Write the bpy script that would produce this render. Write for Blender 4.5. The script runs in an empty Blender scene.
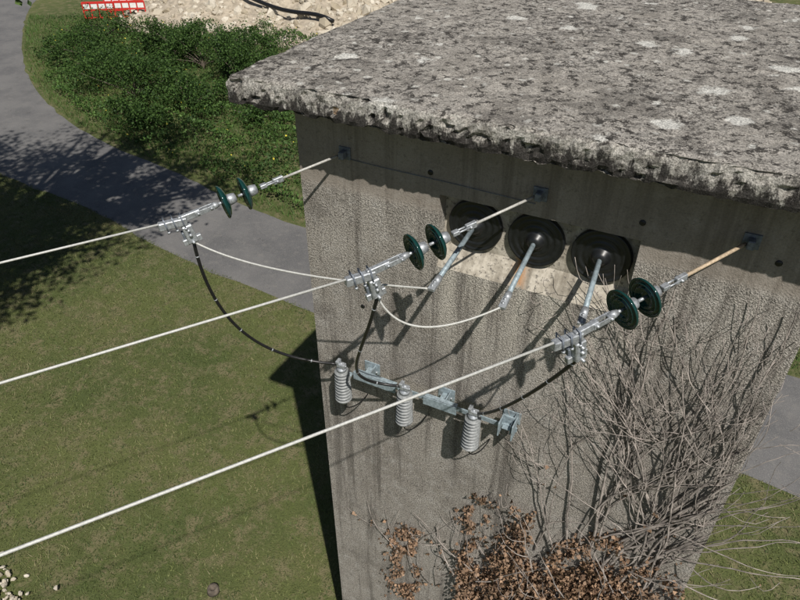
import bpy, math, random
import numpy as np
from mathutils import Vector, Matrix, noise as mn
random.seed(7); rng=np.random.default_rng(7)
sc=bpy.context.scene
sc.view_settings.view_transform='Standard'; sc.view_settings.look='None'; sc.view_settings.exposure=0
# ---------------------------------------------------------------- site frame
YAW=math.radians(26.9); CY,SY=math.cos(YAW),math.sin(YAW)
def S(r,f,z=0.0):
    """site survey frame (across / along the lane approach) -> world"""
    return Vector((r*CY-f*SY, -4+r*SY+f*CY, z))
# ---------------------------------------------------------------- node helper
class NT:
    def __init__(s,name):
        s.m=bpy.data.materials.new(name); s.m.use_nodes=True
        s.t=s.m.node_tree; s.n=s.t.nodes; s.l=s.t.links
        s.b=s.n['Principled BSDF']; s.out=s.n['Material Output']
        s.tc=s.n.new('ShaderNodeTexCoord'); s.co=s.tc.outputs['Object']
        s.b.inputs['Roughness'].default_value=0.9
        s.b.inputs['Specular IOR Level'].default_value=0.25
    def link(s,a,b): s.l.new(a,b)
    def val(s,sock,v):
        if isinstance(v,bpy.types.NodeSocket): s.l.new(v,sock)
        elif isinstance(v,(tuple,list)) and len(v)==3 and sock.type=='RGBA': sock.default_value=(*v,1)
        else: sock.default_value=v
    def mapping(s,scale=(1,1,1),loc=(0,0,0)):
        n=s.n.new('ShaderNodeMapping'); s.l.new(s.co,n.inputs[0]); n.inputs['Scale'].default_value=scale; n.inputs['Location'].default_value=loc
        return n.outputs[0]
    def noise(s,scale,detail=4,rough=.6,vec=None,dist=0):
        n=s.n.new('ShaderNodeTexNoise'); s.l.new(vec or s.co,n.inputs['Vector'])
        n.inputs['Scale'].default_value=scale; n.inputs['Detail'].default_value=detail; n.inputs['Roughness'].default_value=rough; n.inputs['Distortion'].default_value=dist
        return n.outputs['Fac']
    def voro(s,scale,vec=None,out='Distance',rand=1):
        n=s.n.new('ShaderNodeTexVoronoi'); s.l.new(vec or s.co,n.inputs['Vector']); n.inputs['Scale'].default_value=scale
        n.inputs['Randomness'].default_value=rand
        return n.outputs[out]
    def ramp(s,fac,a,b,lo=0.,hi=1.):
        n=s.n.new('ShaderNodeMapRange'); n.interpolation_type='SMOOTHSTEP'; s.val(n.inputs['Value'],fac)
        n.inputs['From Min'].default_value=a; n.inputs['From Max'].default_value=b
        n.inputs['To Min'].default_value=lo; n.inputs['To Max'].default_value=hi
        return n.outputs[0]
    def math(s,op,a,b=0.):
        n=s.n.new('ShaderNodeMath'); n.operation=op; s.val(n.inputs[0],a); s.val(n.inputs[1],b); return n.outputs[0]
    def mix(s,fac,a,b,mode='MIX'):
        n=s.n.new('ShaderNodeMix'); n.data_type='RGBA'; n.blend_type=mode
        s.val(n.inputs[0],fac); s.val(n.inputs[6],a); s.val(n.inputs[7],b); return n.outputs[2]
    def grey(s,f):
        g=s.n.new('ShaderNodeCombineColor'); [s.link(f,g.inputs[i]) for i in range(3)]; return g.outputs[0]
    def sep(s,vec=None):
        n=s.n.new('ShaderNodeSeparateXYZ'); s.l.new(vec or s.co,n.inputs[0]); return n.outputs
    def distort(s,scale,amt):
        n=s.n.new('ShaderNodeTexNoise'); s.l.new(s.co,n.inputs['Vector']); n.inputs['Scale'].default_value=scale; n.inputs['Detail'].default_value=3
        a=s.n.new('ShaderNodeVectorMath'); a.operation='MULTIPLY_ADD'; s.l.new(n.outputs['Color'],a.inputs[0]); a.inputs[1].default_value=(amt,)*3; s.l.new(s.co,a.inputs[2])
        return a.outputs[0]
    def bump(s,h,strength=.5,dist=.01,prev=None):
        n=s.n.new('ShaderNodeBump'); n.inputs['Strength'].default_value=strength; n.inputs['Distance'].default_value=dist
        s.l.new(h,n.inputs['Height']); 
        if prev: s.l.new(prev,n.inputs['Normal'])
        s.l.new(n.outputs[0],s.b.inputs['Normal']); return n.outputs[0]
    def color(s,c): s.val(s.b.inputs['Base Color'],c)
    def island(s):
        n=s.n.new('ShaderNodeNewGeometry'); return n.outputs['Random Per Island']
def simple(name,c,rough=.6,metal=0.,var=.25,scale=25,spec=.4):
    m=NT(name); f=m.noise(scale,3,.65)
    m.color(m.mix(m.ramp(f,.3,.7),tuple(x*(1-var) for x in c),tuple(min(1,x*(1+var)) for x in c)))
    m.b.inputs['Roughness'].default_value=rough; m.b.inputs['Metallic'].default_value=metal; m.b.inputs['Specular IOR Level'].default_value=spec
    m.bump(f,.2,.002)
    return m.m
# ---------------------------------------------------------------- mesh builder
class MB:
    def __init__(s): s.v=[]; s.f=[]; s.mi=[]; s.sm=[]
    def add(s,vs,fs,mi=0,smooth=True):
        o=len(s.v); s.v+= [tuple(x) for x in vs]; s.f+=[tuple(i+o for i in f) for f in fs]; s.mi+=[mi]*len(fs); s.sm+=[smooth]*len(fs)
    def tube(s,pts,rad,n=8,mi=0,cap=True):
        pts=[Vector(p) for p in pts]
        if not hasattr(rad,'__len__'): rad=[rad]*len(pts)
        vs=[];fs=[]; u=None
        for i,p in enumerate(pts):
            t=(pts[min(i+1,len(pts)-1)]-pts[max(i-1,0)]).normalized()
            if u is None:
                u=t.cross(Vector((0,0,1)));
                if u.length<.1: u=t.cross(Vector((1,0,0)))
            else: u=u-t*u.dot(t)
            u=u.normalized(); w=t.cross(u)
            for k in range(n):
                a=2*math.pi*k/n; vs.append(p+(u*math.cos(a)+w*math.sin(a))*rad[i])
        for i in range(len(pts)-1):
            for k in range(n):
                fs.append((i*n+k,i*n+(k+1)%n,(i+1)*n+(k+1)%n,(i+1)*n+k))
        if cap: fs.append(tuple(range(n-1,-1,-1))); fs.append(tuple((len(pts)-1)*n+k for k in range(n)))
        s.add(vs,fs,mi)
    def lathe(s,prof,o,ax,n=32,mi=0):
        """prof: list of (dist along axis, radius)"""
        o=Vector(o); ax=Vector(ax).normalized(); u=ax.cross(Vector((0,0,1)))
        if u.length<.1: u=ax.cross(Vector((1,0,0)))
        u.normalize(); w=ax.cross(u); vs=[];fs=[]
        for d,r in prof:
            for k in range(n):
                a=2*math.pi*k/n; vs.append(o+ax*d+(u*math.cos(a)+w*math.sin(a))*max(r,1e-4))
        for i in range(len(prof)-1):
            for k in range(n): fs.append((i*n+k,i*n+(k+1)%n,(i+1)*n+(k+1)%n,(i+1)*n+k))
        fs.append(tuple(range(n-1,-1,-1))); fs.append(tuple((len(prof)-1)*n+k for k in range(n)))
        s.add(vs,fs,mi)
    def box(s,c,size,ax=None,mi=0,bev=.0):
        """ax: (X,Y) direction vectors"""
        c=Vector(c)
        if ax is None: X,Y,Z=Vector((1,0,0)),Vector((0,1,0)),Vector((0,0,1))
        else:
            X=Vector(ax[0]).normalized(); Y=Vector(ax[1]); Y=(Y-X*Y.dot(X)).normalized(); Z=X.cross(Y)
        h=[d/2 for d in size]; b=min(bev or min(size)*.12,min(h)*.9)
        vs=[];idx={}
        for sx in(-1,1):
            for sy in(-1,1):
                for sz in(-1,1):
                    for k in range(3):
                        q=[sx*(h[0]-b),sy*(h[1]-b),sz*(h[2]-b)]; q[k]=(sx,sy,sz)[k]*h[k]
                        idx[(sx,sy,sz,k)]=len(vs); vs.append(c+X*q[0]+Y*q[1]+Z*q[2])
        fs=[]
        for k in range(3):
            a,bb=[i for i in range(3) if i!=k]
            for sg in(-1,1):
                q=[]
                for (p,r) in((-1,-1),(1,-1),(1,1),(-1,1)):
                    t=[0,0,0]; t[k]=sg;t[a]=p;t[bb]=r; q.append(idx[(*t,k)])
                fs.append(tuple(q))
        for k in range(3):
            a,bb=[i for i in range(3) if i!=k]
            for p in(-1,1):
                for r in(-1,1):
                    q=[]
                    t=[0,0,0];t[a]=p;t[bb]=r
                    t[k]=-1;q+= [idx[(*t,a)],idx[(*t,bb)]]
                    t[k]=1;q+= [idx[(*t,bb)],idx[(*t,a)]]
                    fs.append(tuple(q))
        for sx in(-1,1):
            for sy in(-1,1):
                for sz in(-1,1): fs.append(tuple(idx[(sx,sy,sz,k)] for k in range(3)))
        s.add(vs,fs,mi,False)
    def obj(s,name,mats,parent=None,recalc=True):
        me=bpy.data.meshes.new(name); me.from_pydata(s.v,[],s.f)
        for m in mats: me.materials.append(m)
        me.polygons.foreach_set('material_index',s.mi); me.polygons.foreach_set('use_smooth',s.sm); me.update()
        if recalc:
            import bmesh
            bm=bmesh.new(); bm.from_mesh(me); bmesh.ops.recalc_face_normals(bm,faces=bm.faces); bm.to_mesh(me); bm.free()
        o=bpy.data.objects.new(name,me); sc.collection.objects.link(o)
        if parent: o.parent=parent
        return o
def np_mesh(name,verts,loops_per,mat,parent=None):
    k=loops_per; n=len(verts)//k
    me=bpy.data.meshes.new(name); me.vertices.add(len(verts)); me.vertices.foreach_set('co',verts.astype(np.float32).ravel())
    me.loops.add(n*k); me.loops.foreach_set('vertex_index',np.arange(n*k,dtype=np.int32))
    me.polygons.add(n); me.polygons.foreach_set('loop_start',np.arange(0,n*k,k,dtype=np.int32)); me.polygons.foreach_set('loop_total',np.full(n,k,dtype=np.int32))
    me.update(calc_edges=True); me.materials.append(mat)
    o=bpy.data.objects.new(name,me); sc.collection.objects.link(o)
    if parent:o.parent=parent
    return o
def bez(p0,p1,p2,p3,n=24):
    p0,p1,p2,p3=map(Vector,(p0,p1,p2,p3)); r=[]
    for i in range(n+1):
        t=i/n;a=1-t; r.append(p0*a**3+p1*3*a*a*t+p2*3*a*t*t+p3*t**3)
    return r
def empty(name):
    o=bpy.data.objects.new(name,None); sc.collection.objects.link(o); return o
# ---------------------------------------------------------------- camera, sun, sky
cam=bpy.data.cameras.new('camera'); co=bpy.data.objects.new('camera',cam); sc.collection.objects.link(co); sc.camera=co
co.location=(0,-4,10.5); co.rotation_euler=(math.radians(90-36.4),0,YAW); cam.sensor_width=36; cam.lens=29.34; cam.clip_start=.05; cam.clip_end=2000
L=Vector((-4.5,4.9,-8.9)).normalized()
sd=bpy.data.lights.new('sun','SUN'); so=bpy.data.objects.new('sun',sd); sc.collection.objects.link(so)
sd.energy=5.0; sd.angle=math.radians(.53); sd.color=(1,.955,.89); so.location=(20,-20,40)
so.rotation_euler=L.to_track_quat('-Z','Y').to_euler()
w=bpy.data.worlds.new('World'); sc.world=w; w.use_nodes=True; nt=w.node_tree
sk=nt.nodes.new('ShaderNodeTexSky'); sk.sky_type='NISHITA'; sk.sun_disc=False
sk.sun_elevation=math.asin(-L.z); sk.sun_rotation=math.atan2(-L.x,-L.y)
bg=nt.nodes['Background']; nt.links.new(sk.outputs[0],bg.inputs[0]); bg.inputs[1].default_value=.05
# ---------------------------------------------------------------- materials
def mk_wall():
    m=NT('roughcast_render'); x,y,z=m.sep()
    n1=m.noise(1.1,4,.6); n2=m.noise(7,5,.7); n3=m.noise(75,2,.6); n4=m.noise(24,4,.75)
    st=m.noise(1,4,.7,m.mapping((6,5,.30)))
    c=m.mix(m.ramp(n1,.3,.7),(.245,.223,.195),(.35,.325,.29))
    c=m.mix(m.ramp(n2,.45,.75),c,(.39,.37,.34))
    c=m.mix(m.math('MULTIPLY',m.ramp(st,.48,.66),.75),c,(.115,.103,.09))
    c=m.mix(m.math('MULTIPLY',m.ramp(m.noise(2.6,5,.75),.52,.66),.45),c,(.13,.118,.105))
    c=m.mix(m.math('MULTIPLY',m.ramp(n4,.54,.66),.65),c,(.09,.082,.073))
    gx=m.math('ABSOLUTE',m.math('ADD',x,1.0)); pale=m.math('MULTIPLY',m.ramp(gx,1.0,.5),m.ramp(z,6.6,7.5)); 
    pale=m.math('MULTIPLY',pale,m.ramp(st,.60,.42,.05,.85)); pale=m.math('MULTIPLY',pale,m.ramp(z,8.1,7.9))
    c=m.mix(pale,c,(.46,.43,.375))
    eave_shade_band=m.ramp(m.math('ADD',z,m.math('MULTIPLY',n2,.1)),8.12,8.22)
    c=m.mix(m.math('MULTIPLY',eave_shade_band,.5),c,(.22,.185,.15))  # roof overhang's shadow painted in as darker brown; mask also smooths the grain
    g1=m.ramp(n3,.35,.65,.55,1.35); g1=m.math('ADD',m.math('MULTIPLY',g1,m.math('SUBTRACT',1,m.math('MULTIPLY',eave_shade_band,.8))),m.math('MULTIPLY',eave_shade_band,.8))
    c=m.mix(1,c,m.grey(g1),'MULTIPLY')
    m.color(c); m.b.inputs['Roughness'].default_value=.95
    h=m.math('ADD',m.voro(110),m.math('MULTIPLY',n3,1.3)); h=m.math('MULTIPLY',h,m.math('SUBTRACT',1,m.math('MULTIPLY',eave_shade_band,.75)))
    b=m.bump(h,.8,.006); m.bump(n4,.5,.010,b)
    return m.m
def mk_sill():
    m=NT('pale_concrete'); x,y,z=m.sep(); a=m.noise(9,5,.75); s2=m.noise(30,3,.7); st=m.noise(1,3,.6,m.mapping((9,1,1)))
    c=m.mix(m.ramp(a,.35,.65),(.30,.27,.22),(.50,.46,.39)); c=m.mix(m.ramp(st,.5,.68,0,.75),c,(.16,.14,.11))
    c=m.mix(m.ramp(s2,.55,.66,0,.8),c,(.10,.09,.08))
    r=m.math('MULTIPLY',m.ramp(m.math('ABSOLUTE',m.math('ADD',x,1.05)),.09,.0),m.ramp(a,.4,.55)); c=m.mix(m.math('MULTIPLY',r,.9),c,(.34,.15,.04))
    m.color(c); m.bump(s2,.6,.008); return m.m
def mk_roof():
    m=NT('lichen_concrete')
    big=m.noise(.9,4,.6); md=m.noise(5,5,.72); fi=m.noise(30,5,.8); sp=m.noise(85,2,.7)
    c=m.mix(m.ramp(big,.3,.7),(.29,.268,.235),(.42,.395,.355))
    c=m.mix(m.ramp(md,.44,.60,0,.8),c,(.44,.41,.365))
    c=m.mix(m.math('MULTIPLY',m.ramp(m.noise(2.4,5,.75),.50,.62),.6),c,(.16,.148,.13))
    thr=m.math('ADD',fi,m.math('MULTIPLY',m.math('SUBTRACT',big,.5),.45))
    c=m.mix(m.math('MULTIPLY',m.ramp(thr,.53,.585),.8),c,(.085,.077,.068))
    d2=m.ramp(m.noise(12,5,.78),.535,.575); c=m.mix(m.math('MULTIPLY',d2,.9),c,(.038,.034,.030))
    v=m.math('ADD',m.voro(1.9,m.distort(6,.24)),m.math('MULTIPLY',m.math('SUBTRACT',fi,.5),.28))
    c=m.mix(m.math('MULTIPLY',m.ramp(v,.20,.13),.9),c,(.66,.65,.60))
    v2=m.math('ADD',m.voro(7,m.distort(18,.06)),m.math('MULTIPLY',m.math('SUBTRACT',sp,.5),.3)); c=m.mix(m.math('MULTIPLY',m.ramp(v2,.23,.15),m.ramp(md,.45,.51,0,.85)),c,(.60,.59,.54))
    v3=m.voro(2.6,m.distort(14,.1)); c=m.mix(m.math('MULTIPLY',m.ramp(v3,.07,.045),m.ramp(big,.50,.58)),c,(.40,.22,.07))
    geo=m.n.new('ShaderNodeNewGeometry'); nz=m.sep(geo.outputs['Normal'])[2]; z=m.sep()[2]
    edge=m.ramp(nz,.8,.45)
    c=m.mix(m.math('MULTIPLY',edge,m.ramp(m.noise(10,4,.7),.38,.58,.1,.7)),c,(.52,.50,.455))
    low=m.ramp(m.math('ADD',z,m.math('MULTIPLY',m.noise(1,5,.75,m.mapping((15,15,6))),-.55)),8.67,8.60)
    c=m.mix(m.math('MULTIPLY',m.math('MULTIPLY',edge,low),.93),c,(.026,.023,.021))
    c=m.mix(1,c,m.grey(m.ramp(sp,.3,.7,.55,1.35)),'MULTIPLY'); m.color(c); m.b.inputs['Roughness'].default_value=.95
    b=m.bump(fi,1,.022); m.bump(sp,.7,.006,b)
    return m.m
def mk_road():
    m=NT('old_asphalt'); a=m.noise(.6,4,.6); b_=m.noise(45,2,.8); c3=m.noise(4,5,.7)
    c=m.mix(m.ramp(a,.3,.7),(.10,.099,.10),(.15,.146,.142)); c=m.mix(m.ramp(c3,.5,.7,0,.5),c,(.19,.18,.165))
    c=m.mix(m.ramp(b_,.5,.7,0,.6),c,(.25,.24,.225)); c=m.mix(m.ramp(m.noise(1.5,5,.8),.6,.68,0,.5),c,(.06,.058,.055))
    m.color(c); m.bump(b_,.6,.012); m.b.inputs['Roughness'].default_value=.85; return m.m
def mk_ground():
    m=NT('meadow_soil'); a=m.noise(.25,4,.6); b_=m.noise(2.2,5,.75); f=m.noise(30,3,.8)
    c=m.mix(m.ramp(a,.35,.65),(.075,.095,.03),(.11,.125,.042)); c=m.mix(m.ramp(b_,.46,.64,0,.85),c,(.19,.165,.09))
    c=m.mix(m.ramp(f,.5,.65,0,.6),c,(.04,.05,.018)); m.color(c); m.bump(f,.8,.04); return m.m
def mk_leaf(name,lo,hi,patch=None,pscale=.5,trans=.0,patch2=None,p2=3,patch3=None):
    m=NT(name); r=m.island(); c=m.mix(r,lo,hi)
    if patch: c=m.mix(m.ramp(m.noise(pscale,4,.7),.42,.62,0,.9),c,patch)
    if patch2: c=m.mix(m.ramp(m.noise(p2,4,.75),.47,.60,0,.85),c,patch2)
    if patch3: c=m.mix(m.ramp(m.noise(.33,4,.7),.50,.66,0,.8),c,patch3)
    m.color(c); m.b.inputs['Roughness'].default_value=.65
    if trans:
        t=m.n.new('ShaderNodeBsdfTranslucent'); m.link(c,t.inputs[0]); mx=m.n.new('ShaderNodeMixShader'); mx.inputs[0].default_value=trans
        m.link(m.b.outputs[0],mx.inputs[1]); m.link(t.outputs[0],mx.inputs[2]); m.link(mx.outputs[0],m.out.inputs[0])
    return m.m
def mk_stone(name,a,b):
    m=NT(name); r=m.island(); c=m.mix(r,a,b); c=m.mix(m.ramp(m.noise(9,4,.7),.5,.7,0,.5),c,tuple(x*.6 for x in a)); m.color(c); m.bump(m.noise(25,3,.7),.5,.03); return m.m
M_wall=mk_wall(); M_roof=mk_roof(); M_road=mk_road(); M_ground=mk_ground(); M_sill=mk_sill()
M_galv=simple('galvanised_steel',(.36,.38,.40),.5,.5,.3,45)
M_galvd=simple('weathered_steel',(.15,.17,.20),.6,.3,.3,40)
M_blue=simple('grey_painted_steel',(.27,.33,.36),.55,.2,.3,30)
M_alu=simple('aluminium_strand',(.47,.47,.445),.55,.1,.15,80)
M_blk=simple('black_insulation',(.012,.012,.013),.35,0,.3,60)
M_rub=simple('black_glazed_porcelain',(.010,.011,.012),.38,0,.3,20,.5)
M_tie=simple('oxidised_tie_rod',(.46,.36,.25),.7,.1,.25,60)
M_tieg=simple('dull_zinc_rod',(.46,.45,.42),.6,.2,.2,60)
M_shed=simple('grey_silicone',(.21,.22,.22),.5,0,.25,40)
g=NT('green_glass'); g.color((.010,.055,.05)); g.b.inputs['Roughness'].default_value=.07; g.b.inputs['Transmission Weight'].default_value=.3; g.b.inputs['Specular IOR Level'].default_value=.6
M_glass=g.m
M_stem=simple('dead_vine_bark',(.29,.255,.23),.9,0,.5,9)
M_dead=mk_leaf('dead_ivy_leaf',(.10,.06,.038),(.40,.26,.165),(.20,.135,.09),3)
M_grass=mk_leaf('lawn_blade',(.06,.082,.024),(.15,.17,.055),(.20,.175,.09),.8,0,(.04,.065,.018),2.2,(.055,.09,.022))
M_tall=mk_leaf('verge_blade',(.035,.075,.015),(.09,.165,.035),(.045,.08,.02),.4)
M_bush=mk_leaf('bush_leaf',(.016,.040,.010),(.075,.14,.03),None,1,.2)
M_weed=mk_leaf('weed_leaf',(.03,.07,.015),(.09,.16,.035),(.03,.06,.015),.6)
M_flower=mk_leaf('yellow_flower',(.55,.45,.05),(.7,.6,.1))
M_tree=mk_leaf('tree_leaf',(.03,.06,.015),(.08,.13,.03))
M_bark=simple('bark',(.11,.09,.07),.95,0,.35,12)
M_stone=mk_stone('limestone_rubble',(.34,.29,.21),(.60,.55,.46)); M_dirt=simple('dusty_soil',(.36,.31,.24),1,0,.25,3)
M_red=simple('red_plastic',(.55,.03,.025),.5,0,.1,10); M_white=simple('white_plastic',(.75,.75,.73),.5,0,.08,10)
# ---------------------------------------------------------------- tower
XL,XR,YB=-2.94,.845,3.70; SB=8.82
tower=empty('concrete_transformer_tower')
b=MB()
nx0,nx1,nz0,nz1,nd=-1.70,-.25,7.80,8.27,.13
zs=7.64
def q(*p): b.add(p,[(0,1,2,3)],0,False)
q((XL,0,0),(nx0,0,0),(nx0,0,SB),(XL,0,SB)); q((nx1,0,0),(XR,0,0),(XR,0,SB),(nx1,0,SB))
q((nx0,0,0),(nx1,0,0),(nx1,0,zs),(nx0,0,zs)); q((nx0,0,nz1),(nx1,0,nz1),(nx1,0,SB),(nx0,0,SB))
q((XR,0,0),(XR,YB,0),(XR,YB,SB),(XR,0,SB)); q((XL,0,0),(XL,0,SB),(XL,YB,SB),(XL,YB,0)); q((XL,YB,0),(XR,YB,0),(XR,YB,SB),(XL,YB,SB))
q((nx0,0,nz1),(nx1,0,nz1),(nx1,nd,nz1),(nx0,nd,nz1)); q((nx0,0,zs),(nx0,0,nz1),(nx0,nd,nz1),(nx0,nd,nz0)); q((nx1,0,zs),(nx1,nd,nz0),(nx1,nd,nz1),(nx1,0,nz1))
b.add([(nx0,nd,nz0),(nx1,nd,nz0),(nx1,nd,nz1),(nx0,nd,nz1)],[(0,1,2,3)],1,False)
b.add([(nx0,0,zs),(nx1,0,zs),(nx1,nd,nz0),(nx0,nd,nz0)],[(0,1,2,3)],1,False)
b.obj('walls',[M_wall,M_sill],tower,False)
def slab():
    x0,x1,y0,y1,z0,z1=XL-.34,XR+.34,-.34,4.02,SB,SB+.20
    st=.03; nx=int((x1-x0)/st); ny=int((y1-y0)/st); nz=7
    vid={}; V=[];F=[]
    def P(i,j,k):
        key=(i,j,k)
        if key in vid: return vid[key]
        x=x0+(x1-x0)*i/nx; y=y0+(y1-y0)*j/ny; z=z0+(z1-z0)*k/nz
        p=Vector((x,y,z)); 
        ex=min(i,nx-i)*st; ey=min(j,ny-j)*st; e=min(ex,ey)
        n0=mn.noise(p*1.3); n1=mn.fractal(p*3.5,1,2,4); n2=mn.fractal(p*14,1,2,3)
        z+= .008*n1+.007*n2 + (-.014*max(0,1-e/.08)**2 if k==nz else 0)
        if k==0 and e<.1: z+=.018*n2
        dd=.026*n0+.018*n1+.017*n2-(.018 if (k==nz) else .005 if k==nz-1 else 0)-(.01 if k==0 else 0)-max(0,n2-.12)*.09
        if ex<1e-6: x+=(-1 if i==0 else 1)*dd
        if ey<1e-6: y+=(-1 if j==0 else 1)*dd
        vid[key]=len(V); V.append((x,y,z)); return vid[key]
    for i in range(nx):
        for j in range(ny):
            F.append((P(i,j,nz),P(i+1,j,nz),P(i+1,j+1,nz),P(i,j+1,nz)))
            F.append((P(i,j,0),P(i,j+1,0),P(i+1,j+1,0),P(i+1,j,0)))
    for k in range(nz):
        for i in range(nx):
            F.append((P(i,0,k),P(i+1,0,k),P(i+1,0,k+1),P(i,0,k+1))); F.append((P(i,ny,k),P(i,ny,k+1),P(i+1,ny,k+1),P(i+1,ny,k)))
        for j in range(ny):
            F.append((P(0,j,k),P(0,j,k+1),P(0,j+1,k+1),P(0,j+1,k))); F.append((P(nx,j,k),P(nx,j+1,k),P(nx,j+1,k+1),P(nx,j,k+1)))
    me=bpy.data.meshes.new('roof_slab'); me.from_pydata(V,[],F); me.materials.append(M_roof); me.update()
    o=bpy.data.objects.new('roof_slab',me); sc.collection.objects.link(o); o.parent=tower
slab()
h=MB()
for x,z in((-1.78,8.43),(-.27,8.40),(.55,8.33),(-2.4,7.0)):
    h.lathe([(0,.022),(.004,.020),(.004,.001)],(x,-.001,z),(0,-1,0),12,0)
h.obj('fixing_holes',[M_blk],tower)
# ---------------------------------------------------------------- wall bushings
rod_end=[]
for i,x in enumerate((-1.443,-.968,-.492)):
    m=MB(); c=Vector((x,nd-.002,8.02)); ax=Vector((0,-1,0))
    prof=[(0,.214),(.03,.214),(.04,.207),(.036,.195),(.028,.185),(.036,.17),(.040,.158),(.034,.145),(.028,.135),(.036,.12),(.043,.108),(.038,.095),(.036,.08),(.05,.065),(.075,.05),(.09,.03)]
    m.lathe(prof,c,ax,48,0)
    e=Vector((x+(0,0.0,.04)[i],-(.60,.50,.48)[i],(7.94,7.89,7.92)[i])); st=c+ax*.07
    m.tube([st,e],.019,12,1); d=(e-st).normalized()
    m.lathe([(0,.026),(.06,.026),(.06,.016),(.1,.016)],e-d*.05,d,12,2)
    m.box(e+d*.05,(.09,.05,.03),(d,(1,0,0)),2)
    for s_ in(-.02,.02): m.lathe([(-.03,.009),(.03,.009)],e+d*(.05+s_),(0,0,1),6,2)
    m.obj('wall_bushing',[M_rub,M_blue,M_galv]); rod_end.append(e+d*.08)
# ---------------------------------------------------------------- insulator strings + line
HD=Vector((-.588,-.809,0)).normalized()
anchors=[Vector((-2.50,0,8.44)),Vector((-.956,0,8.45)),Vector((.366,0,8.44))]
clamps=[]
for ai,a in enumerate(anchors):
    m=MB(); end=a+HD*1.30+Vector((0,0,-.25)); d=(end-a).normalized(); side=d.cross(Vector((0,0,1))).normalized(); up=side.cross(d)
    m.box(a+Vector((0,-.006,0)),(.10,.012,.10),None,2); m.lathe([(0,.018),(.05,.018),(.05,.012),(.07,.012)],a,(0,-1,0),8,2)
    m.box(a+Vector((0,-.04,0)),(.045,.07,.06),None,2)
    m.tube([a+d*.05,a+d*.54],.012 if ai==2 else .010,8,3); 
    m.box(a+d*.56,(.08,.03,.045),(d,side),0); m.lathe([(-.03,.010),(.03,.010)],a+d*.57,side,6,0)
    m.tube([a+d*.58+side*.014,a+d*.68+side*.014],.007,6,0); m.tube([a+d*.58-side*.014,a+d*.68-side*.014],.007,6,0)
    m.box(a+d*.68,(.05,.04,.03),(d,side),0)
    for t in(.80,.965):
        o=a+d*(t-.07)
        m.lathe([(0,.015),(.005,.034),(.03,.040),(.055,.043),(.066,.038)],o,d,20,0)
        m.lathe([(.058,.036),(.066,.07),(.078,.105),(.095,.124),(.106,.127),(.110,.121),(.098,.112),(.090,.104),(.112,.098),(.114,.093),(.092,.086),(.088,.078),(.112,.071),(.113,.066),(.090,.058),(.086,.03),(.088,.012)],o,d,40,1)
        m.lathe([(.086,.011),(.15,.011)],o,d,10,0)
    p=a+d*1.06; m.lathe([(0,.018),(.03,.026),(.06,.02)],p-d*.03,d,12,0)
    for s_ in(-.02,.02): m.box(a+d*1.14+side*s_,(.14,.008,.035),(d,side),0)
    for t in(1.09,1.19): m.lathe([(-.035,.010),(.035,.010)],a+d*t,side,6,0)
    cd=(HD+Vector((0,0,-.02))).normalized()
    m.box(end-d*.07,(.16,.035,.05),(d,side),0); m.box(end+cd*.06-up*.02,(.20,.05,.06),(cd,side),0)
    for t in(-.01,.05,.11):
        m.tube([end+cd*t+side*.03-up*.07,end+cd*t+side*.03+up*.035,end+cd*t-side*.03+up*.035,end+cd*t-side*.03-up*.07],.006,6,2)
        for s_ in(-.03,.03): m.lathe([(0,.012),(.014,.012)],end+cd*t+side*s_-up*.06,-up,6,0)
    k=end-up*.13-d*.02; m.box(k,(.075,.06,.15),(d,side),0); m.box(k-up*.07+side*.02,(.14,.035,.05),(d,side),0); m.box(k-up*.02+side*.04+d*.03,(.05,.05,.06),(d,side),2)
    m.lathe([(-.05,.012),(.05,.012)],k,side,6,0); m.lathe([(-.055,.010),(.055,.010)],k-up*.06,side,6,0); m.lathe([(-.05,.010),(.05,.010)],k+up*.04,side,6,0)
    m.obj('insulator_string',[M_galv,M_glass,M_galvd,M_tie if ai==2 else M_tieg]); clamps.append((end,k-up*.08,cd,up,side))
pole=Vector((-.956,0,0))+HD*38
for i,(e,k,cd,up,side) in enumerate(clamps):
    m=MB(); far=Vector((e.x,e.y,0))+HD*36; far.z=8.6
    pts=[]; n=40
    for j in range(n+1):
        t=j/n; p=e.lerp(far,t); p.z=e.z+(far.z-e.z)*t-2.2*t*(1-t)*.55; pts.append(p)
    m.tube([e-cd*.02]+pts[1:],.0082,8,0); m.obj('overhead_conductor',[M_alu])
pm=MB(); pm.tube([pole,pole+Vector((0,0,9.4))],[.17,.11],14,0)
pm.box(pole+Vector((0,0,8.6)),(3.4,.1,.12),(Vector((1,0,0)),Vector((0,1,0))),1)
pm.obj('utility_pole',[M_bark,M_galvd])
# ---------------------------------------------------------------- arresters on bracket
ar=[]
bm_=MB(); zb=6.32
for x0_,x1_ in((-2.42,-1.98),(-1.70,-1.38)):
    xc=(x0_+x1_)/2; bm_.box((xc,-.19,zb),(x1_-x0_,.012,.09),None,0); bm_.box((xc,-.165,zb+.04),(x1_-x0_-.01,.05,.010),None,0)
bm_.box((-1.62,-.13,zb-.03),(1.56,.010,.05),None,0)
for x in(-2.32,-1.55,-.93):
    bm_.box((x,-.09,zb-.02),(.07,.17,.010),None,0); bm_.box((x+.04,-.09,zb-.02),(.010,.17,.10),None,0); bm_.box((x,-.006,zb-.02),(.16,.012,.13),None,0)
    for s_ in(-.05,.05): bm_.lathe([(0,.012),(.014,.012)],(x+s_,-.012,zb-.05),(0,-1,0),6,1)
bm_.box((-.86,-.16,zb),(.012,.13,.17),None,0); bm_.box((-.98,-.16,zb),(.012,.13,.15),None,0); bm_.box((-.92,-.10,zb),(.11,.012,.14),None,0)
bm_.obj('arrester_bracket',[M_blue,M_galv])
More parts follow.
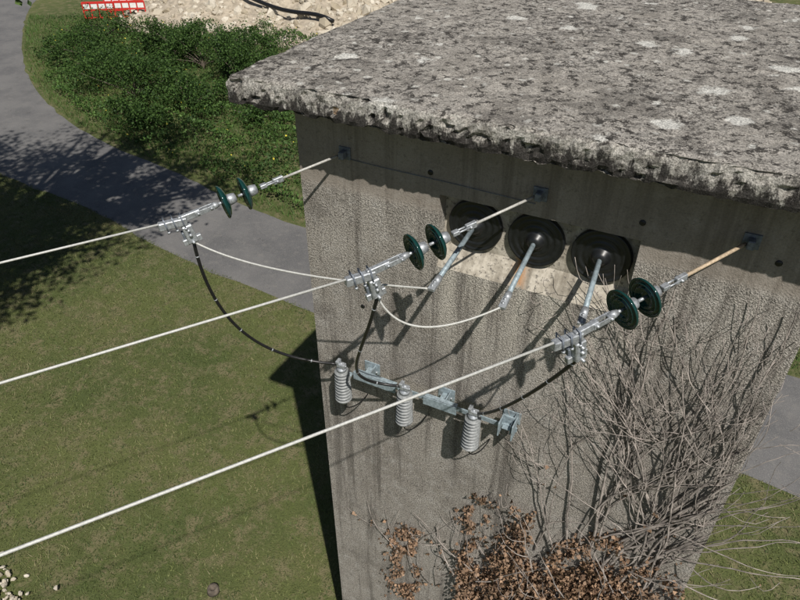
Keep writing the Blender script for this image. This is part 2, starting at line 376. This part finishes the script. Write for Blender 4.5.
for x in(-2.48,-1.84,-1.20):
    m=MB(); o=Vector((x,-.29,6.05)); ax=Vector((.05,-.08,1)).normalized()
    m.lathe([(-.03,.03),(0,.045),(.03,.045)],o,ax,20,1)
    pr=[(.03,.040)]
    for j in range(10):
        z=.035+j*.040; r=.082-.0013*j; pr+=[(z,.038),(z+.009,r-.005),(z+.013,r),(z+.017,r-.004),(z+.028,.038)]
    m.lathe(pr+[(.435,.036)],o,ax,28,0)
    m.lathe([(.43,.045),(.455,.045),(.46,.014),(.52,.014)],o,ax,16,1); t=o+ax*.49
    m.box(t,(.08,.05,.045),None,1); m.lathe([(-.05,.01),(.05,.01)],t,(1,0,0),6,1); m.box(t+Vector((-.03,0,.035)),(.03,.06,.03),None,1)
    m.box(o+Vector((0,.07,.26)),(.09,.11,.012),None,2); m.box(o+Vector((0,.04,-.04)),(.02,.09,.012),None,2)
    m.tube(bez(o+Vector((0,0,-.03)),o+Vector((0,-.02,-.12)),o+Vector((.08,.1,-.18)),o+Vector((.1,.28,-.12)),10),.006,6,3)
    m.obj('surge_arrester',[M_shed,M_galv,M_blue,M_blk]); ar.append(t)
V=Vector
def lead(name,pts,r,mat,ties=0):
    m=MB(); m.tube(pts,r,10,0)
    if ties:
        for j in range(2,len(pts)-2,ties):
            d=(pts[j+1]-pts[j]).normalized(); m.lathe([(-.005,r*1.15),(.005,r*1.15)],pts[j],d,10,1)
    m.obj(name,[mat,M_galv])
kA,kB,kC=[c[1] for c in clamps]
lead('arrester_lead',bez(kA,kA+V((.0,.0,-.75)),ar[0]+V((-.75,-.25,-.02)),ar[0]+V((-.03,0,0)),34),.013,M_blk,7)
lead('arrester_lead',bez(kB,kB+V((-.20,.1,-.75)),ar[1]+V((-.65,-.15,-.05)),ar[1]+V((-.03,0,0)),34),.013,M_blk,9)
lead('arrester_lead',bez(kC,kC+V((-.15,.1,-.35)),ar[2]+V((.25,-.2,.25)),ar[2]+V((.03,0,0)),34),.013,M_blk,7)
lead('jumper_wire',bez(kA,kA+V((.4,.1,-.20)),rod_end[0]+V((-.6,-.1,-.08)),rod_end[0],30),.0075,M_alu)
lead('jumper_wire',bez(kB,kB+V((.15,.0,-.30)),rod_end[1]+V((-.3,-.25,-.15)),rod_end[1],30),.0075,M_alu)
lead('jumper_wire',bez(kC,kC+V((.05,.1,-.08)),rod_end[2]+V((0,-.2,-.05)),rod_end[2],20),.0075,M_alu)
lead('earth_wire',[V((-2.5,-.008,8.40)),V((-2.2,-.008,8.39)),V((-1.6,-.008,8.385)),V((-.98,-.008,8.37))],.003,M_galvd)
# ---------------------------------------------------------------- dead vine
random.seed(11)
vm=MB(); twigs=[]
def stem(x,z,ang,r,length,lvl,off,sg=.07):
    pts=[];rad=[];n=max(4,int(length/.07)); y=-.010-off; st=length/n; a=ang; bulge=random.uniform(0,.05) if lvl<3 else random.uniform(0,.16); drift=random.gauss(0,.02)
    for i in range(n+1):
        t=i/n; pts.append(V((x,y-bulge*math.sin(t*math.pi*.9),z))); rad.append(max(.0022,r*(1-.75*t)))
        a+=random.gauss(drift,sg)+(ang-a)*.06; x+=math.cos(a)*st; z+=math.sin(a)*st
        if z>8.12 or (x>XR-.03 and lvl<3): break
        if lvl<4 and i>1 and random.random()<(.155 if lvl<3 else .09):
            stem(x,z,a+random.choice((-1,1))*random.uniform(.2,.6),rad[-1]*.75,length*(1-t)*random.uniform(.4,.85)+.10,lvl+1,off,sg*1.3)
    if len(pts)>2: vm.tube(pts,rad[:len(pts)],5,0,False); twigs.append(pts)
for i in range(6): stem(random.uniform(-.3,.5),.1,math.pi/2+random.gauss(0,.04),.024,4.6,4,.0)
for i,(x,z,a,l,r) in enumerate(((-.05,4.9,84,3.5,.015),(.1,4.7,80,3.8,.016),(.2,4.9,77,3.6,.014),(.3,4.6,82,3.7,.016),(.0,5.0,94,2.7,.012),(-.2,4.8,98,2.3,.012),(-.3,4.7,110,1.7,.010),(.4,4.8,86,3.4,.013),(.5,4.4,86,3.5,.012),(.15,5.1,72,3.1,.012),(-.5,4.6,92,1.9,.009),(.35,5.2,80,3.0,.012),(.05,5.1,90,3.0,.011),(.6,4.7,90,3.0,.010),(-.1,5.0,100,2.2,.010),(.55,5.3,86,2.7,.009))):
    stem(x,z,math.radians(a),r,l,1,random.uniform(0,.04))
for i in range(18): stem(random.uniform(-1.1,.7),random.uniform(3.5,4.7),math.radians(random.uniform(40,140)),.008,random.uniform(.5,1.2),2,random.uniform(.05,.30),.13)
for i in range(14): stem(random.choice((-2.0,-1.6,-1.15))+random.gauss(0,.12),random.uniform(3.0,3.9),math.radians(random.uniform(75,108)),.006,random.uniform(.6,1.4),3,.0)
for i in range(10): stem(random.uniform(.3,.8),random.uniform(3.8,5.6),math.radians(random.uniform(-20,50)),.006,random.uniform(.5,1.0),3,random.uniform(.05,.25),.1)
vine=empty('dead_ivy_vine'); vm.obj('stems',[M_stem],vine,False)
def leafcloud(name,C,size,mat,parent=None,fold=.35,aspect=.7):
    n=len(C); u=rng.normal(size=(n,3)); u/=np.linalg.norm(u,axis=1)[:,None]; w_=rng.normal(size=(n,3)); w_-=u*(w_*u).sum(1)[:,None]; w_/=np.linalg.norm(w_,axis=1)[:,None]
    nn=np.cross(u,w_); s_=(size*rng.uniform(.5,1.3,n))[:,None]
    a=C-u*s_*.5; b2=C+w_*s_*.5*aspect+nn*s_*fold*.5; c=C+u*s_*.5; d=C-w_*s_*.5*aspect+nn*s_*fold*.5
    return np_mesh(name,np.stack([a,b2,c,d],1).reshape(-1,3),4,mat,parent)
C=[]
while len(C)<21000:
    x=random.uniform(-1.25,.86); z=random.uniform(1.8,5.7)
    top=5.45-.5*abs(x-.15)**1.5+.4*mn.noise(V((x*2.2,3,0)))
    dns=mn.fractal(V((x*3.6,5,z*3.6)),1,2,5)
    if z<top and dns>-.26+max(0,(z-top+1.0))*.5 and random.random()<min(1,.18+(top-z)*.8): C.append((x,-.02-abs(random.gauss(0,.08))*(1.3 if z<4.6 else .7),z))
while len(C)<21800:
    x=random.gauss(-1.95,.13); z=random.uniform(2.2,4.1)
    if mn.noise(V((x*5,1,z*5)))>-.05: C.append((x,-.015-abs(random.gauss(0,.03)),z))
while len(C)<22200:
    x=random.gauss(-1.15,.09); z=random.uniform(3.2,5.1)
    if mn.noise(V((x*6,1,z*6)))>.05: C.append((x,-.015-abs(random.gauss(0,.03)),z))
for p in twigs:
    if random.random()<.3:
        c=random.choice(p)
        if c.z<5.9:
            for k in range(random.randint(1,4)): C.append((c.x+random.gauss(0,.03),c.y-.01,c.z+random.gauss(0,.03)))
leafcloud('dead_leaves',np.array(C),.045,M_dead,vine,.8,.8)
# ---------------------------------------------------------------- ground & lane
gm=MB(); G=600; gm.add([(-G,-G,0),(G,-G,0),(G,G,0),(-G,G,0)],[(0,1,2,3)],0,False); gm.obj('ground',[M_ground])
far=[(-30,70),(-28.6,60),(-26.3,50.7),(-23.6,43),(-19,33.6),(-13.9,26.8),(-8.07,22),(-3.03,18.1),(9.33,11.17),(22,4.1),(60,-17)]
near=[(-35,70),(-33.2,60),(-30.5,50.7),(-27.6,42),(-22.6,31.5),(-16.6,23.6),(-10.3,19.3),(-5.4,15.6),(6.9,8.3),(19.8,.8),(57,-20.5)]
def spl(P,n=12):
    r=[]
    for i in range(len(P)-1):
        p0=V((*P[max(i-1,0)],0));p1=V((*P[i],0));p2=V((*P[i+1],0));p3=V((*P[min(i+2,len(P)-1)],0))
        for j in range(n):
            t=j/n; r.append(.5*((2*p1)+(p2-p0)*t+(2*p0-5*p1+4*p2-p3)*t*t+(3*p1-p0-3*p2+p3)*t**3))
    r.append(V((*P[-1],0))); return r
fa,ne=spl(far),spl(near); rm=MB(); vs=[];fs=[]
for i,(p,q_) in enumerate(zip(fa,ne)):
    dw=.10*mn.noise(V((i*.9,0,0)))+.05*mn.noise(V((i*2.9,4,0))); dw2=.12*mn.noise(V((i*.9,9,0)))
    a=p.lerp(q_,-dw*.3); c=q_.lerp(p,-dw2*.3); vs+=[S(a.x,a.y,.004),S(c.x,c.y,.004)]
    if i: fs.append((2*i-2,2*i-1,2*i+1,2*i))
rm.add(vs,fs,0,False); rm.obj('road',[M_road],None,False)
far_a=np.array([(p.x,p.y) for p in fa]); near_a=np.array([(p.x,p.y) for p in ne])
def road_side(r,f):
    mid=(far_a+near_a)/2; hw=np.linalg.norm(far_a-near_a,axis=1)/2
    best=np.full(r.shape,1e9); side=np.zeros(r.shape)
    for i in range(len(mid)-1):
        p,q_=mid[i],mid[i+1]; d=q_-p; L2=(d**2).sum(); t=np.clip(((r-p[0])*d[0]+(f-p[1])*d[1])/L2,0,1)
        ex=r-(p[0]+t*d[0]); ey=f-(p[1]+t*d[1]); ds=np.hypot(ex,ey); cr=d[0]*ey-d[1]*ex; k=ds<best
        best=np.where(k,ds,best); side=np.where(k,np.sign(cr)*np.maximum(ds-hw[i]*.96,0),side)
    return side
def blades(name,n,r0,r1,f0,f1,cond,h,wd,mat,lean=.6):
    r=rng.uniform(r0,r1,n); f=rng.uniform(f0,f1,n); dep=f*.805+6.2; k=(np.abs(r)<dep*.70)
    r,f=r[k],f[k]; sd=road_side(r,f); k=cond(sd,r,f); r,f=r[k],f[k]
    x=r*CY-f*SY; y=-4+r*SY+f*CY; k=~((x>XL)&(x<XR)&(y>0)&(y<YB)); x,y=x[k],y[k]; n=len(x)
    a=rng.uniform(0,6.28,n); hh=h*rng.uniform(.4,1.3,n); ww=wd*rng.uniform(.6,1.3,n); b_=rng.uniform(0,6.28,n); ln=lean*hh*rng.uniform(.2,1.3,n)
    p0=np.stack([x-np.cos(a)*ww/2,y-np.sin(a)*ww/2,np.zeros(n)],1); p1=np.stack([x+np.cos(a)*ww/2,y+np.sin(a)*ww/2,np.zeros(n)],1)
    p2=np.stack([x+np.cos(b_)*ln,y+np.sin(b_)*ln,hh],1)
    return np_mesh(name,np.stack([p0,p1,p2],1).reshape(-1,3),3,mat)
blades('grass',300000,-17,10,4.5,23,lambda s,r,f:(s<0),.055,.017,M_grass,1.3)
blades('verge_grass',50000,-24,12,8,40,lambda s,r,f:(np.abs(s)<.45)&(s!=0),.10,.014,M_grass,.9)
blades('tall_grass',150000,-26,14,10,46,lambda s,r,f:(s>.2),.24,.026,M_tall,.8)
# broad-leaved weeds on the bank across the lane
n=90000; r=rng.uniform(-20,-1,n); f=rng.uniform(17,42,n); sd_=road_side(r,f); k=sd_>.7; r,f=r[k],f[k]
hh=np.array([max(0,.30+1.1*mn.fractal(V((a*.55,b_*.55,2)),1,2,3)) for a,b_ in zip(r,f)])
k=hh>.08; r,f,hh=r[k],f[k],hh[k]; zz=hh*rng.uniform(.3,1,len(r))**.5
leafcloud('weeds',np.stack([r*CY-f*SY,-4+r*SY+f*CY,zz],1),.11,M_weed)
k=rng.uniform(size=len(r))<.006; leafcloud('yellow_wildflowers',np.stack([(r*CY-f*SY)[k],(-4+r*SY+f*CY)[k],(hh+.06)[k]],1),.09,M_flower)
# ---------------------------------------------------------------- bushes & trees
def bush(r,f,rad,h,n,leaf=.10):
    c=S(r,f); P=[]; lobes=[(V((random.gauss(0,rad*.45),random.gauss(0,rad*.45),h*random.uniform(.3,.75))),random.uniform(.22,.5)*rad) for _ in range(12)]
    while len(P)<n:
        o,rr=random.choice(lobes); d=V((random.gauss(0,1),random.gauss(0,1),random.gauss(0,1))).normalized()*rr*random.random()**.35
        p=o+d
        if p.z<.02: continue
        if mn.noise((c+p)*2.6)<-.08: continue
        P.append(c+p)
    P=np.array(P); o=empty('bush')
    leafcloud('foliage',P,leaf,M_bush,o)
    m=MB()
    for l,rr in lobes: m.tube(bez(c,c+V((0,0,h*.2)),c+l*.7,c+l,6),[.03,.028,.024,.02,.016,.012,.008],5,0,False)
    m.obj('stems',[M_bark],o,False)
for r,f,rd,h_,n in((-14.2,32.3,1.9,1.7,5000),(-12.3,30,2.1,2.2,6000),(-16.5,36,2.0,1.8,5000),(-10.2,34.5,2.4,2.9,7500),(-12.6,36.5,2.2,1.7,5000),(-9.5,29,1.9,1.6,4500),(-7.6,31.5,2.2,2.6,6500),(-10.8,26.6,1.3,.9,2600),(-6.2,27.5,1.5,.9,2800),(-17.5,41,2,1.3,3500),(-5,32,2.0,1.5,4000),(-8,35.5,1.6,2.4,4000),(-11.8,27.8,1.1,1.0,2200)): bush(r,f,rd,h_,n)
def tree(base,crown,rad,n,nl=26,leaf=.16,thr=.02):
    m=MB(); base=V(base); crown=V(crown); tips=[]
    fork=base.lerp(crown,.45)+V((0,0,1)); fork.x=base.x+(crown.x-base.x)*.25; fork.y=base.y+(crown.y-base.y)*.25
    m.tube(bez(base,base+V((0,0,3)),fork-V((0,0,2)),fork,10),[.42-.022*i for i in range(11)],12)
    for i in range(nl):
        d=V((random.gauss(0,1),random.gauss(0,1),random.gauss(0,.9))).normalized(); t=crown+V((d.x*rad[0],d.y*rad[1],d.z*rad[2]))*random.uniform(.6,.95)
        pts=bez(fork,fork.lerp(t,.3)+V((0,0,1)),fork.lerp(t,.7)+V((random.gauss(0,.6),random.gauss(0,.6),.4)),t,8)
        m.tube(pts,[.17*(1-k/9) +.01 for k in range(9)],6,0,False); tips+=pts[4:]
        for k in range(3):
            q_=pts[random.randint(3,7)]; e=q_+V((random.gauss(0,1),random.gauss(0,1),random.gauss(0,.7))); m.tube([q_,q_.lerp(e,.5)+V((0,0,.1)),e],[.035,.02,.008],5,0,False); tips+=[e,q_.lerp(e,.6)]
    P=[]
    while len(P)<n:
        c=random.choice(tips); p=c+V((random.gauss(0,.45),random.gauss(0,.45),random.gauss(0,.35)))
        if mn.noise(p*1.1)>thr: P.append(p)
    o=empty('broadleaf_tree'); m.obj('trunk_and_limbs',[M_bark],o,False); leafcloud('foliage',np.array(P),leaf,M_tree,o)
tree(S(-12.5,11.5),S(-7.6,12.8,13.2),(5.2,5.2,3.4),26000,34,.18)
tree(S(-18,10.5),S(-13.5,12.0,13.0),(4.5,4.5,3.6),24000,30,.20,-.1)
tree(S(-14.5,5.0),S(-9.6,7.6,12.8),(2.9,2.6,2.4),26000,34,.20,-.3)
# ---------------------------------------------------------------- rubble, barrier
def stones(name,items,mat,extra=None):
    import bmesh
    m=MB(); ico=bmesh.new(); bmesh.ops.create_icosphere(ico,subdivisions=1,radius=1); bv=[v.co.copy() for v in ico.verts]; bf=[tuple(v.index for v in f.verts) for f in ico.faces]; ico.free()
    for c,s_ in items:
        R=Matrix.Rotation(random.uniform(0,6.28),3,V((random.random(),random.random(),random.random())).normalized()); sc_=(random.uniform(.7,1.3),random.uniform(.6,1),random.uniform(.45,.9)); 
        m.add([c+R@V((v.x*sc_[0],v.y*sc_[1],v.z*sc_[2]))*s_*random.uniform(.75,1.2) for v in bv],bf,0,False)
    if extra: extra(m)
    return m.obj(name,[mat,M_dirt],None,False)
def hmap(r,f):
    h=0
    for (a,b_,s_,hh) in((-12,47,4,2.2),(-6,46,4,1.6),(-8,54,6,3.0),(2,52,6,2.0),(-3.5,42.0,3,.8),(8,48,6,1.6),(16,45,6,1.8),(22,40,5,1.5)): h+=hh*math.exp(-((r-a)**2+(f-b_)**2)/(s_*s_))
    return h*(.85+.35*mn.noise(V((r*.5,f*.5,0))))-.12
items=[]
while len(items)<6500:
    r=random.uniform(-18,28); f=random.uniform(36,62); hh=hmap(r,f)
    if hh>.02: items.append((S(r,f,hh),min(.7,.08+random.expovariate(9))))
def mound(m):
    nx,ny=90,50; vs=[S(-20+52*i/nx,32+33*j/ny,hmap(-20+52*i/nx,32+33*j/ny)) for j in range(ny+1) for i in range(nx+1)]
    m.add(vs,[(j*(nx+1)+i,j*(nx+1)+i+1,(j+1)*(nx+1)+i+1,(j+1)*(nx+1)+i) for j in range(ny) for i in range(nx)],1,True)
stones('rubble_pile',items,M_stone,mound)
items=[(S(-7.3+random.gauss(0,.42),5.65+random.gauss(0,.36),random.uniform(0,.12)),random.uniform(.02,.075)) for _ in range(650)]
stones('stone_heap',items,M_stone)
def barrier(r,f,ang):
    m=MB(); c=S(r,f); d=V((math.cos(ang),math.sin(ang),0)); n_=V((-d.y,d.x,0)); W=1.9
    for z in(.15,.62,1.05): m.box(c+V((0,0,z)),(W,.05,.09 if z<1 else .14),(d,n_),0)
    for s_ in(-.95,-.48,0,.48,.95): m.box(c+d*s_+V((0,0,.6)),(.07,.055,.95),(d,n_),0)
    for s_ in(-.71,-.24,.24,.71): m.box(c+d*s_+V((0,0,.84)),(.38,.03,.30),(d,n_),1)
    for s_ in(-.7,.7): m.box(c+d*s_+V((0,0,.05)),(.12,.6,.09),(d,n_),0)
    m.obj('roadworks_barrier',[M_red,M_white])
barrier(-19.4,44.9,YAW+.15); barrier(-17.5,45.2,YAW+.1); barrier(-18.8,47,YAW+.5)
pp=MB(); PT=[]
for i in range(17):
    t=i/16; rr=-12.5+8.6*t; ff=45.6-5.2*t; PT.append(S(rr,ff,max(hmap(rr,ff),0)+.38))
for _ in range(6): PT=[PT[0]]+[V((PT[i].x,PT[i].y,max(PT[i].z,(PT[i-1].z+PT[i+1].z)/2))) for i in range(1,len(PT)-1)]+[PT[-1]]
pp.tube(PT,.12,10,0); pp.obj('drain_pipe',[M_blk])
sm=MB(); c=S(-3.15,5.95); sm.lathe([(0,.11),(.04,.10),(.10,.09),(.10,.05),(.06,.04)],c,(0,0,1),16,0); sm.obj('tree_stump',[M_bark])
